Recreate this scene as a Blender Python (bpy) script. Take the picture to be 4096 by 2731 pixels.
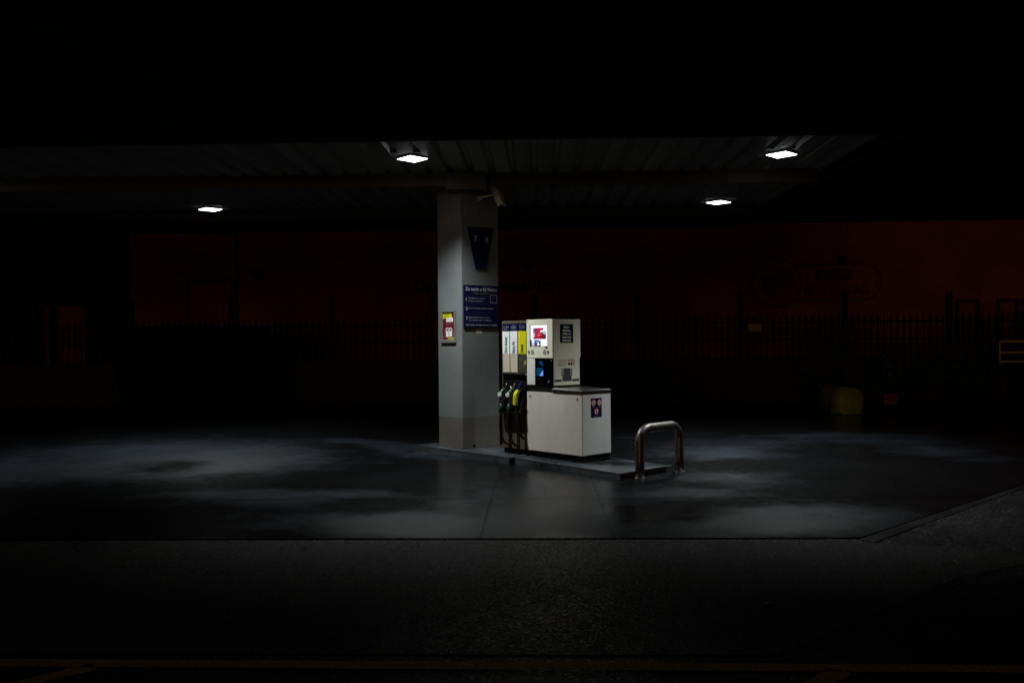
import bpy, bmesh, math, random
from math import sin, cos, pi, radians, sqrt, hypot
from mathutils import Vector, Matrix, noise as nv
random.seed(7)
for o in list(bpy.data.objects): bpy.data.objects.remove(o)
S = bpy.context.scene
COL = S.collection

# ------------------------------------------------------------------ camera
EYE = 1.65; FPX = 3600.0; YAW = radians(1.64); ROLL = 0.008
f_ = Vector((-sin(YAW), cos(YAW), 0)); h_ = Vector((cos(YAW), sin(YAW), 0)); z_ = Vector((0, 0, 1))
r_ = h_*cos(ROLL) - z_*sin(ROLL); u_ = h_*sin(ROLL) + z_*cos(ROLL)
CP = Vector((0, 0, EYE))
cam = bpy.data.cameras.new('camera'); co = bpy.data.objects.new('camera', cam); COL.objects.link(co)
M = Matrix.Identity(4)
for i in range(3):
    M[i][0] = r_[i]; M[i][1] = u_[i]; M[i][2] = -f_[i]; M[i][3] = CP[i]
co.matrix_world = M
cam.sensor_width = 36; cam.lens = 36*FPX/4096; cam.clip_end = 500; cam.clip_start = 0.05
S.camera = co
def ray(px, py): return f_ + r_*((px-2048)/FPX) + u_*((1365.5-py)/FPX)
def gz(px, py, z=0.0): v = ray(px, py); return CP + v*((z-EYE)/v.z)
def gy(px, py, Y): v = ray(px, py); return CP + v*(Y/v.y)

# ------------------------------------------------------------------ world and light
W = bpy.data.worlds.new("World"); S.world = W; W.use_nodes = True
nt = W.node_tree; bg = nt.nodes['Background']; sky = nt.nodes.new('ShaderNodeTexSky')
sky.sky_type = 'NISHITA'; sky.sun_disc = False; sky.sun_elevation = radians(-4); sky.sun_rotation = radians(195)
nt.links.new(sky.outputs[0], bg.inputs[0]); bg.inputs[1].default_value = 0.006
S.view_settings.view_transform = 'Standard'; S.view_settings.look = 'None'
S.view_settings.exposure = 0; S.view_settings.gamma = 1
# low sodium-coloured glow of the town behind the camera
sun = bpy.data.lights.new('street_glow', 'SUN'); sun.energy = 0.115; sun.angle = radians(16); sun.color = (1.0, 0.54, 0.19)
so = bpy.data.objects.new('street_glow', sun); COL.objects.link(so)
SUN_EL = radians(4.8); SUN_AZ = radians(15)      # light travels towards +Y, a little to the right
dv = Vector((sin(SUN_AZ)*cos(SUN_EL), cos(SUN_AZ)*cos(SUN_EL), -sin(SUN_EL)))
so.rotation_euler = dv.to_track_quat('-Z', 'Y').to_euler()
LAMP_W = 610.0; LAMP_COL = (0.92, 1.0, 0.97); LENS_E = 7.5

# ------------------------------------------------------------------ materials
MATS = {}
def mat(name, col, rough=0.5, metal=0.0, var=0.0, scale=6.0, bump=0.0, bscale=60.0, emit=None, es=1.0, spec=0.5, rvar=0.0, stretch=(1, 1, 1)):
    m = bpy.data.materials.new(name); m.use_nodes = True; n = m.node_tree; b = n.nodes['Principled BSDF']
    b.inputs['Base Color'].default_value = (*col, 1); b.inputs['Roughness'].default_value = rough
    b.inputs['Metallic'].default_value = metal; b.inputs['Specular IOR Level'].default_value = spec
    tc = n.nodes.new('ShaderNodeTexCoord'); mp = n.nodes.new('ShaderNodeMapping'); mp.inputs['Scale'].default_value = stretch
    n.links.new(tc.outputs['Object'], mp.inputs[0])
    if var > 0 or rvar > 0:
        t = n.nodes.new('ShaderNodeTexNoise'); t.inputs['Scale'].default_value = scale; t.inputs['Detail'].default_value = 6; t.inputs['Roughness'].default_value = 0.65
        n.links.new(mp.outputs[0], t.inputs[0])
        if var > 0:
            r = n.nodes.new('ShaderNodeValToRGB'); r.color_ramp.elements[0].position = 0.3; r.color_ramp.elements[1].position = 0.7
            r.color_ramp.elements[0].color = (*[c*(1-var) for c in col], 1); r.color_ramp.elements[1].color = (*[min(1, c*(1+var)) for c in col], 1)
            n.links.new(t.outputs[0], r.inputs[0]); n.links.new(r.outputs[0], b.inputs['Base Color'])
        if rvar > 0:
            q = n.nodes.new('ShaderNodeMapRange'); q.inputs[1].default_value = 0.3; q.inputs[2].default_value = 0.7
            q.inputs[3].default_value = max(0.02, rough-rvar); q.inputs[4].default_value = min(1, rough+rvar)
            n.links.new(t.outputs[0], q.inputs[0]); n.links.new(q.outputs[0], b.inputs['Roughness'])
    if bump > 0:
        t2 = n.nodes.new('ShaderNodeTexNoise'); t2.inputs['Scale'].default_value = bscale; t2.inputs['Detail'].default_value = 4
        n.links.new(mp.outputs[0], t2.inputs[0])
        bp = n.nodes.new('ShaderNodeBump'); bp.inputs['Strength'].default_value = bump; bp.inputs['Distance'].default_value = 0.01
        n.links.new(t2.outputs[0], bp.inputs['Height']); n.links.new(bp.outputs[0], b.inputs['Normal'])
    if emit:
        b.inputs['Emission Color'].default_value = (*emit, 1); b.inputs['Emission Strength'].default_value = es
    MATS[name] = m; return m
mat('pump_white', (0.72, 0.71, 0.66), 0.38, var=0.05, scale=5, bump=0.05, bscale=300, rvar=0.08)
mat('pump_beige', (0.66, 0.60, 0.56), 0.42, var=0.10, scale=4, stretch=(1, 1, 0.25), bump=0.06, bscale=300, rvar=0.08)
mat('pump_cool', (0.60, 0.61, 0.61), 0.42, var=0.08, scale=4, stretch=(1, 1, 0.25), bump=0.06, bscale=300, rvar=0.08)
mat('pump_head', (0.80, 0.79, 0.65), 0.35, var=0.04, scale=5, bump=0.05, bscale=300)
mat('black', (0.003, 0.003, 0.003), 0.6, var=0.3, scale=9, spec=0.2)
mat('gloss_black', (0.002, 0.002, 0.003), 0.15, spec=0.2)
mat('steel', (0.35, 0.34, 0.32), 0.30, 1.0)
mat('hoop_steel', (0.19, 0.17, 0.16), 0.45, 1.0, var=0.15, scale=10, rvar=0.06)
mat('brown_panel', (0.085, 0.068, 0.048), 0.5, var=0.3, scale=8, stretch=(1, 1, 0.3))
mat('bronze', (0.16, 0.10, 0.05), 0.4, 0.6, var=0.2)
mat('edge_steel', (0.16, 0.16, 0.16), 0.45, 0.6, var=0.4, scale=14)
mat('navy', (0.003, 0.004, 0.040), 0.45, var=0.1, spec=0.3)
mat('print_white', (0.62, 0.62, 0.60), 0.5)
mat('print_grey', (0.30, 0.30, 0.32), 0.5)
mat('print_light', (0.42, 0.44, 0.50), 0.5)
mat('label_white', (0.80, 0.80, 0.82), 0.4, var=0.04)
mat('label_line', (0.38, 0.38, 0.42), 0.4)
mat('label_beige', (0.52, 0.44, 0.36), 0.45, var=0.1, scale=7)
mat('label_dark', (0.05, 0.048, 0.035), 0.35, var=0.4, scale=9)
mat('yellow', (0.62, 0.58, 0.005), 0.4, var=0.08, scale=8)
mat('print_yellow', (0.35, 0.33, 0.02), 0.5)
mat('print_black', (0.02, 0.02, 0.015), 0.5)
mat('print_green', (0.04, 0.16, 0.05), 0.5)
mat('print_navy', (0.05, 0.05, 0.16), 0.5)
mat('green_plastic', (0.008, 0.050, 0.026), 0.38, var=0.15, scale=20)
mat('rubber', (0.004, 0.004, 0.004), 0.45, spec=0.3)
mat('aluminium', (0.7, 0.7, 0.68), 0.22, 1.0)
mat('poster_red', (0.13, 0.007, 0.018), 0.35, var=0.1)
mat('sign_red', (0.35, 0.01, 0.02), 0.4)
mat('frame_grey', (0.20, 0.21, 0.19), 0.35, 0.3, var=0.05)
mat('key_dark', (0.02, 0.018, 0.012), 0.3)
mat('grille', (0.27, 0.27, 0.27), 0.6, bump=0.6, bscale=500)
mat('pic_dark', (0.05, 0.045, 0.06), 0.6)
mat('canopy_dark', (0.002, 0.002, 0.003), 0.7, var=0.2, spec=0.1)
mat('deck_dark', (0.02, 0.02, 0.02), 0.7)
mat('beam_paint', (0.052, 0.040, 0.027), 0.55, var=0.15, scale=3)
mat('housing', (0.35, 0.35, 0.35), 0.5)
mat('camera_paint', (0.62, 0.62, 0.62), 0.4, var=0.05)
mat('door_dark', (0.006, 0.006, 0.006), 0.6)
mat('fence_paint', (0.003, 0.003, 0.003), 0.6, var=0.2, spec=0.15)
mat('base_wall', (0.003, 0.003, 0.003), 0.8, var=0.3, scale=3)
mat('dark_metal', (0.003, 0.003, 0.003), 0.8, var=0.3, spec=0.1)
mat('lime', (0.20, 0.25, 0.005), 0.5, var=0.12, scale=3)
mat('ochre', (0.09, 0.06, 0.01), 0.6, var=0.3, scale=3)
mat('rust_red', (0.16, 0.035, 0.015), 0.6, var=0.2)
mat('rail_yellow', (0.42, 0.36, 0.02), 0.5, var=0.15)
mat('fence_sign', (0.35, 0.25, 0.07), 0.6, var=0.2, scale=30)
mat('leaf', (0.025, 0.035, 0.012), 0.6, var=0.5, scale=3)
mat('fallen', (0.30, 0.24, 0.12), 0.5, var=0.3, scale=50)
mat('letter_black', (0.006, 0.003, 0.003), 0.7)
mat('letter_low_light', (0.055, 0.014, 0.009), 0.8)  # paler than the black: the logo's dimness in low light is painted in
def emis(name, c, s):
    m = bpy.data.materials.new(name); m.use_nodes = True; n = m.node_tree; n.nodes.remove(n.nodes['Principled BSDF'])
    e = n.nodes.new('ShaderNodeEmission'); e.inputs[0].default_value = (*c, 1); e.inputs[1].default_value = s
    n.links.new(e.outputs[0], n.nodes['Material Output'].inputs[0]); MATS[name] = m; return m
emis('lens_glow', (0.93, 0.97, 1.0), LENS_E)
emis('scr_white', (0.90, 0.92, 1.0), 1.15); emis('scr_red', (0.50, 0.008, 0.055), 1.0); emis('scr_pink', (0.75, 0.10, 0.12), 1.0)
emis('scr_rose', (0.45, 0.05, 0.05), 1.0); emis('scr_brown', (0.10, 0.012, 0.02), 1.0); emis('scr_navy', (0.012, 0.02, 0.12), 1.0)
emis('scr_grey', (0.45, 0.50, 0.66), 1.0); emis('scr_blue', (0.08, 0.25, 0.65), 1.0); emis('scr_teal', (0.0, 0.045, 0.10), 1.0)
emis('scr_sky', (0.16, 0.33, 1.0), 1.0); emis('scr_azure', (0.0, 0.09, 0.42), 1.0); emis('scr_pale', (0.72, 0.74, 0.80), 1.0)

def ground_mat(name, dry, wet, rdry, rwet, coarse, attr=True, joints=False, glint=0.0):
    m = bpy.data.materials.new(name); m.use_nodes = True; n = m.node_tree; L = n.links.new; b = n.nodes['Principled BSDF']
    tc = n.nodes.new('ShaderNodeTexCoord'); P = tc.outputs['Object']
    def noise(s, d=6, r=0.6):
        t = n.nodes.new('ShaderNodeTexNoise'); t.inputs['Scale'].default_value = s; t.inputs['Detail'].default_value = d; t.inputs['Roughness'].default_value = r
        L(P, t.inputs[0]); return t.outputs[0]
    def mr(x, a, c, d=0.0, e=1.0):
        q = n.nodes.new('ShaderNodeMapRange'); q.inputs[1].default_value = a; q.inputs[2].default_value = c; q.inputs[3].default_value = d; q.inputs[4].default_value = e
        L(x, q.inputs[0]); return q.outputs[0]
    def ma(op, a, c):
        q = n.nodes.new('ShaderNodeMath'); q.operation = op
        for i, v in enumerate((a, c)):
            if hasattr(v, 'is_linked'): L(v, q.inputs[i])
            else: q.inputs[i].default_value = v
        return q.outputs[0]
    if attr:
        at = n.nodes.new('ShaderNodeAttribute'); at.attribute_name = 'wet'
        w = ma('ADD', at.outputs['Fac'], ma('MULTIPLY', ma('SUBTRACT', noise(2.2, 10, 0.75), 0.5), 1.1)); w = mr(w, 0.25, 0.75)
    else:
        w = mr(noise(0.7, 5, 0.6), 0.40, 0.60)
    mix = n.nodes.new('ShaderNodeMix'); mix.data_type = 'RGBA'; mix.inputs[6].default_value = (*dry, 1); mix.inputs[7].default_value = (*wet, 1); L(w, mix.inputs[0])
    mul = n.nodes.new('ShaderNodeMix'); mul.data_type = 'RGBA'; mul.blend_type = 'MULTIPLY'; mul.inputs[0].default_value = 1.0
    g = ma('MULTIPLY', mr(noise(coarse, 4, 0.7), 0.3, 0.7, *((0.0, 2.4) if glint > 0.3 else (0.6, 1.4))), mr(noise(0.9, 5), 0.3, 0.7, 0.6, 1.35))
    if glint > 0.3:
        vc = n.nodes.new('ShaderNodeTexVoronoi'); vc.inputs['Scale'].default_value = coarse*1.1; L(P, vc.inputs[0]); sc = n.nodes.new('ShaderNodeSeparateColor'); L(vc.outputs['Color'], sc.inputs[0])
        pw = ma('POWER', sc.outputs[0], 3.0); g = ma('MULTIPLY', g, ma('ADD', ma('MULTIPLY', pw, 6.0), 0.08))
    if joints:
        js = None
        sp = n.nodes.new('ShaderNodeSeparateXYZ'); L(P, sp.inputs[0]); nz = ma('MULTIPLY', ma('SUBTRACT', noise(4.0), 0.5), 0.06)
        for ax, v, wd in joints:
            dlt = ma('ABSOLUTE', ma('SUBTRACT', ma('ADD', sp.outputs[ax], nz), v), 0.0)
            jf = mr(dlt, wd*0.3, wd, 0.35, 1.0); g = ma('MULTIPLY', g, jf); js = jf if js is None else ma('MULTIPLY', js, jf)
        L(ma('MULTIPLY', js, 0.30), b.inputs['Specular IOR Level'])
    c3 = n.nodes.new('ShaderNodeCombineColor'); [L(g, c3.inputs[i]) for i in range(3)]
    L(mix.outputs[2], mul.inputs[6]); L(c3.outputs[0], mul.inputs[7]); L(mul.outputs[2], b.inputs['Base Color'])
    rr = mr(w, 0, 1, rdry, rwet); rr = ma('ADD', rr, ma('MULTIPLY', ma('SUBTRACT', noise(9.0), 0.5), 0.12))
    if glint > 0.3: b.inputs['Specular IOR Level'].default_value = 0.26
    if glint > 0.3: rr = ma('MULTIPLY', rr, mr(sc.outputs[1], 0, 1, 0.45, 1.25))
    L(rr, b.inputs['Roughness'])
    bp = n.nodes.new('ShaderNodeBump'); bp.inputs['Distance'].default_value = 0.012 if glint > 0.3 else 0.006
    if glint > 0:
        v = n.nodes.new('ShaderNodeTexVoronoi'); v.inputs['Scale'].default_value = coarse*1.2; L(P, v.inputs[0])
        hgt = ma('ADD', v.outputs[0], noise(coarse*2, 3)); bp.inputs['Strength'].default_value = glint
    else:
        hgt = noise(coarse, 5, 0.7); bs = mr(w, 0, 1, 0.22, 0.03); L(bs, bp.inputs['Strength'])
    L(hgt, bp.inputs['Height']); L(bp.outputs[0], b.inputs['Normal'])
    MATS[name] = m
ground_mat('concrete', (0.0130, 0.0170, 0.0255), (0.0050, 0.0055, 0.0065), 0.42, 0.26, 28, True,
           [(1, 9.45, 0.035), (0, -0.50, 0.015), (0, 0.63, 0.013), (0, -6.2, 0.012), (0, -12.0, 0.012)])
ground_mat('asphalt', (0.0085, 0.0085, 0.0075), (0.005, 0.005, 0.0045), 0.38, 0.26, 50, False, False, 0.85)
ground_mat('patch', (0.024, 0.024, 0.019), (0.014, 0.014, 0.011), 0.60, 0.46, 52, False, False, 0.75)
ground_mat('gutter', (0.022, 0.022, 0.022), (0.012, 0.012, 0.012), 0.45, 0.3, 30, False, False, 0.2)
ground_mat('island', (0.072, 0.080, 0.096), (0.016, 0.017, 0.019), 0.45, 0.22, 30, False, False, 0.12)

def brick_mat():
    m = bpy.data.materials.new('brick'); m.use_nodes = True; n = m.node_tree; L = n.links.new; b = n.nodes['Principled BSDF']
    tc = n.nodes.new('ShaderNodeTexCoord'); mp = n.nodes.new('ShaderNodeMapping'); mp.inputs['Rotation'].default_value = (radians(90), 0, 0)
    L(tc.outputs['Object'], mp.inputs[0])
    t = n.nodes.new('ShaderNodeTexBrick'); t.inputs['Scale'].default_value = 1.0; t.inputs['Brick Width'].default_value = 0.22; t.inputs['Row Height'].default_value = 0.065
    t.inputs['Mortar Size'].default_value = 0.006; t.inputs['Color1'].default_value = (0.23, 0.046, 0.021, 1); t.inputs['Color2'].default_value = (0.18, 0.034, 0.017, 1)
    t.inputs['Mortar'].default_value = (0.16, 0.05, 0.03, 1); L(mp.outputs[0], t.inputs[0])
    no = n.nodes.new('ShaderNodeTexNoise'); no.inputs['Scale'].default_value = 0.6; no.inputs['Detail'].default_value = 8; L(tc.outputs['Object'], no.inputs[0])
    q = n.nodes.new('ShaderNodeMapRange'); q.inputs[1].default_value = 0.3; q.inputs[2].default_value = 0.7; q.inputs[3].default_value = 0.55; q.inputs[4].default_value = 1.3; L(no.outputs[0], q.inputs[0])
    mx = n.nodes.new('ShaderNodeMix'); mx.data_type = 'RGBA'; mx.blend_type = 'MULTIPLY'; mx.inputs[0].default_value = 1
    c3 = n.nodes.new('ShaderNodeCombineColor'); [L(q.outputs[0], c3.inputs[i]) for i in range(3)]
    L(t.outputs[0], mx.inputs[6]); L(c3.outputs[0], mx.inputs[7]); L(mx.outputs[2], b.inputs['Base Color']); b.inputs['Roughness'].default_value = 0.8
    MATS['brick'] = m
brick_mat()
def line_mat():
    m = bpy.data.materials.new('road_paint'); m.use_nodes = True; n = m.node_tree; L = n.links.new; b = n.nodes['Principled BSDF']
    tc = n.nodes.new('ShaderNodeTexCoord'); t = n.nodes.new('ShaderNodeTexNoise'); t.inputs['Scale'].default_value = 45; t.inputs['Detail'].default_value = 5; t.inputs['Roughness'].default_value = 0.7
    L(tc.outputs['Object'], t.inputs[0]); r = n.nodes.new('ShaderNodeValToRGB')
    r.color_ramp.elements[0].position = 0.40; r.color_ramp.elements[0].color = (0.16, 0.09, 0.03, 1); r.color_ramp.elements[1].position = 0.47; r.color_ramp.elements[1].color = (0.95, 0.76, 0.22, 1)
    L(t.outputs[0], r.inputs[0]); L(r.outputs[0], b.inputs['Base Color']); b.inputs['Roughness'].default_value = 0.34
    bp = n.nodes.new('ShaderNodeBump'); bp.inputs['Strength'].default_value = 1.0; bp.inputs['Distance'].default_value = 0.035; b.inputs['Sheen Weight'].default_value = 1.0; b.inputs['Sheen Roughness'].default_value = 0.5; b.inputs['Sheen Tint'].default_value = (1, .6, .15, 1); L(t.outputs[0], bp.inputs['Height']); L(bp.outputs[0], b.inputs['Normal'])
    MATS['road_paint'] = m
line_mat()
def column_mat():
    m = bpy.data.materials.new('column_paint'); m.use_nodes = True; n = m.node_tree; L = n.links.new; b = n.nodes['Principled BSDF']
    tc = n.nodes.new('ShaderNodeTexCoord'); sp = n.nodes.new('ShaderNodeSeparateXYZ'); L(tc.outputs['Object'], sp.inputs[0])
    r = n.nodes.new('ShaderNodeMath'); r.operation = 'GREATER_THAN'; r.inputs[1].default_value = 0.45; L(sp.outputs[2], r.inputs[0])
    mx = n.nodes.new('ShaderNodeMix'); mx.data_type = 'RGBA'; mx.inputs[6].default_value = (0.125, 0.115, 0.105, 1); mx.inputs[7].default_value = (0.165, 0.175, 0.180, 1); L(r.outputs[0], mx.inputs[0])
    t = n.nodes.new('ShaderNodeTexNoise'); t.inputs['Scale'].default_value = 2.2; t.inputs['Detail'].default_value = 8; L(tc.outputs['Object'], t.inputs[0])
    q = n.nodes.new('ShaderNodeMapRange'); q.inputs[1].default_value = 0.3; q.inputs[2].default_value = 0.7; q.inputs[3].default_value = 0.86; q.inputs[4].default_value = 1.08; L(t.outputs[0], q.inputs[0])
    c3 = n.nodes.new('ShaderNodeCombineColor'); [L(q.outputs[0], c3.inputs[i]) for i in range(3)]
    m2 = n.nodes.new('ShaderNodeMix'); m2.data_type = 'RGBA'; m2.blend_type = 'MULTIPLY'; m2.inputs[0].default_value = 1
    L(mx.outputs[2], m2.inputs[6]); L(c3.outputs[0], m2.inputs[7]); L(m2.outputs[2], b.inputs['Base Color']); b.inputs['Roughness'].default_value = 0.5
    MATS['column_paint'] = m
column_mat()

# ------------------------------------------------------------------ mesh helpers
TH = radians(44)                      # the pump islands stand turned against the canopy
LX = Vector((cos(TH), sin(TH), 0)); LY = Vector((-sin(TH), cos(TH), 0))
def loc2w(p): return LX*p[0] + LY*p[1] + Vector((0, 0, p[2]))
class MB:
    def __init__(s): s.v = []; s.f = []; s.m = []; s.mats = []; s.smooth = []
    def mi(s, m):
        if m not in s.mats: s.mats.append(m)
        return s.mats.index(m)
    def poly(s, pts, m, smooth=False):
        k = len(s.v); s.v += [Vector(p) for p in pts]; s.f.append(tuple(range(k, k+len(pts)))); s.m.append(s.mi(m)); s.smooth.append(smooth); return s
    def box(s, a, b, m):
        x0, y0, z0 = (min(a[i], b[i]) for i in range(3)); x1, y1, z1 = (max(a[i], b[i]) for i in range(3))
        return s.hexa([(x0, y0, z0), (x1, y0, z0), (x1, y1, z0), (x0, y1, z0), (x0, y0, z1), (x1, y0, z1), (x1, y1, z1), (x0, y1, z1)], m)
    def hexa(s, P, m):
        k = len(s.v); s.v += [Vector(p) for p in P]
        for q in ((0, 3, 2, 1), (4, 5, 6, 7), (0, 1, 5, 4), (1, 2, 6, 5), (2, 3, 7, 6), (3, 0, 4, 7)):
            s.f.append(tuple(k+i for i in q)); s.m.append(s.mi(m)); s.smooth.append(False)
        return s
    def prism(s, bot, top, m):       # two loops of equal length
        k = len(s.v); n = len(bot); s.v += [Vector(p) for p in bot] + [Vector(p) for p in top]; mi = s.mi(m)
        s.f.append(tuple(k+i for i in reversed(range(n)))); s.f.append(tuple(k+n+i for i in range(n))); s.m += [mi, mi]; s.smooth += [False, False]
        for i in range(n):
            j = (i+1) % n; s.f.append((k+i, k+j, k+n+j, k+n+i)); s.m.append(mi); s.smooth.append(False)
        return s
    def tube(s, pts, r, m, n=14, caps=True):
        pts = [Vector(p) for p in pts]; rs = r if isinstance(r, (list, tuple)) else [r]*len(pts); mi = s.mi(m); rings = []
        up = Vector((0.31, 0.17, 0.93)).normalized(); T0 = (pts[1]-pts[0]).normalized()
        N = T0.cross(up).normalized()
        for i, p in enumerate(pts):
            T = (pts[min(i+1, len(pts)-1)] - pts[max(i-1, 0)]).normalized()
            N = (N - T*N.dot(T)).normalized(); B = T.cross(N); k = len(s.v)
            for j in range(n):
                a = 2*pi*j/n; s.v.append(p + (N*cos(a)+B*sin(a))*rs[i])
            rings.append(k)
        for a, b in zip(rings, rings[1:]):
            for j in range(n):
                q = (j+1) % n; s.f.append((a+j, a+q, b+q, b+j)); s.m.append(mi); s.smooth.append(True)
        if caps:
            s.f.append(tuple(rings[0]+j for j in reversed(range(n)))); s.f.append(tuple(rings[-1]+j for j in range(n))); s.m += [mi, mi]; s.smooth += [False, False]
        return s
    def build(s, name, parent=None, origin=(0, 0, 0), rot=0.0, bevel=0.0):
        O = Vector(origin); me = bpy.data.meshes.new(name)
        me.from_pydata([tuple(v-O) for v in s.v], [], s.f)
        for m in s.mats: me.materials.append(MATS[m])
        for p, mi, sm in zip(me.polygons, s.m, s.smooth): p.material_index = mi; p.use_smooth = sm
        bm = bmesh.new(); bm.from_mesh(me); bmesh.ops.remove_doubles(bm, verts=bm.verts, dist=1e-5) if len(s.v) < 60000 and bevel > 0 else None
        bm.to_mesh(me); bm.free()
        o = bpy.data.objects.new(name, me); COL.objects.link(o)
        if parent is not None: o.parent = parent
        else:
            o.rotation_euler = (0, 0, rot); o.location = loc2w(O) if rot else O
        if bevel > 0:
            b = o.modifiers.new('bevel', 'BEVEL'); b.width = bevel; b.segments = 2; b.limit_method = 'ANGLE'; b.angle_limit = radians(35)
        return o
class Frame:      # a, b in the plane, c out of it
    def __init__(s, o, a, b, c): s.o = Vector(o); s.a = Vector(a); s.b = Vector(b); s.c = Vector(c)
    def __call__(s, a, b, c=0.0): return s.o + s.a*a + s.b*b + s.c*c
def LF(x, c=0.0): return Frame((x, 0, 0), (0, -1, 0), (0, 0, 1), (-1, 0, 0))   # a = -y
def RF(y, c=0.0): return Frame((0, y, 0), (1, 0, 0), (0, 0, 1), (0, -1, 0))    # a = x
def rect(mb, F, a0, b0, a1, b1, c, m): mb.poly([F(a0, b0, c), F(a1, b0, c), F(a1, b1, c), F(a0, b1, c)], m)
def slabr(mb, F, a0, b0, a1, b1, c0, c1, m):
    mb.hexa([F(a0, b0, c1), F(a1, b0, c1), F(a1, b0, c0), F(a0, b0, c0), F(a0, b1, c1), F(a1, b1, c1), F(a1, b1, c0), F(a0, b1, c0)], m)
def disc(mb, F, a, b, ra, rb, c, m, n=28): mb.poly([F(a+ra*cos(2*pi*i/n), b+rb*sin(2*pi*i/n), c) for i in range(n)], m)
def ring(mb, F, a, b, r0, r1, c, m, n=32):
    for i in range(n):
        p, q = 2*pi*i/n, 2*pi*(i+1)/n
        mb.poly([F(a+r0*cos(p), b+r0*sin(p), c), F(a+r1*cos(p), b+r1*sin(p), c), F(a+r1*cos(q), b+r1*sin(q), c), F(a+r0*cos(q), b+r0*sin(q), c)], m)
def bar(mb, F, a0, b0, a1, b1, w, c, m):
    d = Vector((a1-a0, b1-b0)); n = Vector((-d.y, d.x)).normalized()*w/2
    mb.poly([F(a0-n.x, b0-n.y, c), F(a1-n.x, b1-n.y, c), F(a1+n.x, b1+n.y, c), F(a0+n.x, b0+n.y, c)], m)
_tc = {}
def textmesh(t, bold):
    k = (t, bold)
    if k in _tc: return _tc[k]
    cu = bpy.data.curves.new('t', 'FONT'); cu.body = t; cu.size = 1; cu.offset = bold; cu.resolution_u = 3
    o = bpy.data.objects.new('t', cu); COL.objects.link(o); bpy.context.view_layer.update()
    dg = bpy.context.evaluated_depsgraph_get(); me = bpy.data.meshes.new_from_object(o.evaluated_get(dg))
    r = ([tuple(v.co) for v in me.vertices], [tuple(p.vertices) for p in me.polygons])
    bpy.data.objects.remove(o); bpy.data.curves.remove(cu); bpy.data.meshes.remove(me); _tc[k] = r; return r
def text(mb, F, t, a, b, cap, c, m, width=None, align='L', bold=0.0, vert=False, thick=0.0):
    """cap = height of a capital; width squeezes or stretches the line to fit"""
    vs, fs = textmesh(t, bold)
    if not vs: return
    xs = [v[0] for v in vs]; x0, x1 = min(xs), max(xs); sy = cap/0.70; sx = sy if width is None else width/(x1-x0); w = (x1-x0)*sx
    off = {'L': 0, 'C': -w/2, 'R': -w}[align]; mi = mb.mi(m); k = len(mb.v)
    for x, y, z in vs:
        p, q = (x-x0)*sx+off, y*sy
        mb.v.append(F(a-q, b+p, c) if vert else F(a+p, b+q, c))
    for f in fs: mb.f.append(tuple(k+i for i in f)); mb.m.append(mi); mb.smooth.append(False)
def tag(o, label=None, cat=None, group=None, kind=None):
    if label: o['label'] = label
    if cat: o['category'] = cat
    if group: o['group'] = group
    if kind: o['kind'] = kind
    return o
class Thing:
    def __init__(s, name, label, cat, origin, rot=0.0, group=None):
        s.O = Vector(origin); s.e = bpy.data.objects.new(name, None); COL.objects.link(s.e); s.e.empty_display_size = 0.2
        s.e.location = loc2w(s.O) if rot else s.O; s.e.rotation_euler = (0, 0, rot); tag(s.e, label, cat, group)
    def part(s, name, mb, parent=None, bevel=0.0, label=None):
        o = mb.build(name, parent or s.e, s.O, bevel=bevel)
        if label: o['label'] = label
        return o

# ------------------------------------------------------------------ ground
g = MB(); g.poly([(-120, -40, -0.012), (120, -40, -0.012), (120, 160, -0.012), (-120, 160, -0.012)], 'asphalt')
tag(g.build('asphalt_ground'), kind='structure')
g = MB(); g.poly([(-14, 4.77, -0.008), (1.24, 4.77, -0.008), (2.94, 6.36, -0.008), (4.10, 7.0, -0.008), (3.3, 7.24, -0.008), (2.7, 7.40, -0.008), (2.60, 7.53, -0.008), (-14, 7.53, -0.008)], 'patch')
tag(g.build('asphalt_patch'), kind='structure')
# concrete forecourt: one fine sheet carrying wet and dry patches, with painted lamplight among the pale
DRY_AND_LIT = [  # dry spots plus painted lamp pools and sheen: pixel centre, half sizes, strength
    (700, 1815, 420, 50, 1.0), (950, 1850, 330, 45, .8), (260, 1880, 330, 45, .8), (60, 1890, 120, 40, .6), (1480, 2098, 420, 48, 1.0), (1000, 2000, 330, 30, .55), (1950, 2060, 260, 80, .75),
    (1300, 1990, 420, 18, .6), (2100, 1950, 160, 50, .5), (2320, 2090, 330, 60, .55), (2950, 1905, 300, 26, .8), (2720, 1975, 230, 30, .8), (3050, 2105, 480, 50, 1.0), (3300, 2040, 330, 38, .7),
    (2880, 1815, 240, 28, .9), (3050, 1770, 420, 16, .5), (3350, 1742, 300, 9, .9), (3600, 1762, 160, 9, .8), (3760, 1800, 140, 18, .9), (3950, 1830, 110, 10, .8),  # the curved band at right paints in the bright rim of the lamp pool
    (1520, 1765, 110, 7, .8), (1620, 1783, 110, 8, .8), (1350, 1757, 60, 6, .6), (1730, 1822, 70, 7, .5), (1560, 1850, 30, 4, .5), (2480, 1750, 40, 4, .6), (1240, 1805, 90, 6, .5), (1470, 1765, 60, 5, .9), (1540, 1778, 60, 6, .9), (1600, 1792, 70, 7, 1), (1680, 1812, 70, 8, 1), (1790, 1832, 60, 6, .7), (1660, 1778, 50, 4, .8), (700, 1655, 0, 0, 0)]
WETS = [(650, 1865, 110, 14, .8), (1500, 2028, 200, 20, .9), (2080, 2025, 110, 14, .5), (2900, 2012, 210, 18, .9), (3450, 1880, 420, 40, .5), (2930, 1862, 190, 14, .8), (2650, 2070, 150, 34, .8), (2780, 1930, 120, 10, .7), (1750, 1960, 130, 40, .5), (1150, 1900, 200, 18, .5)]
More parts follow.
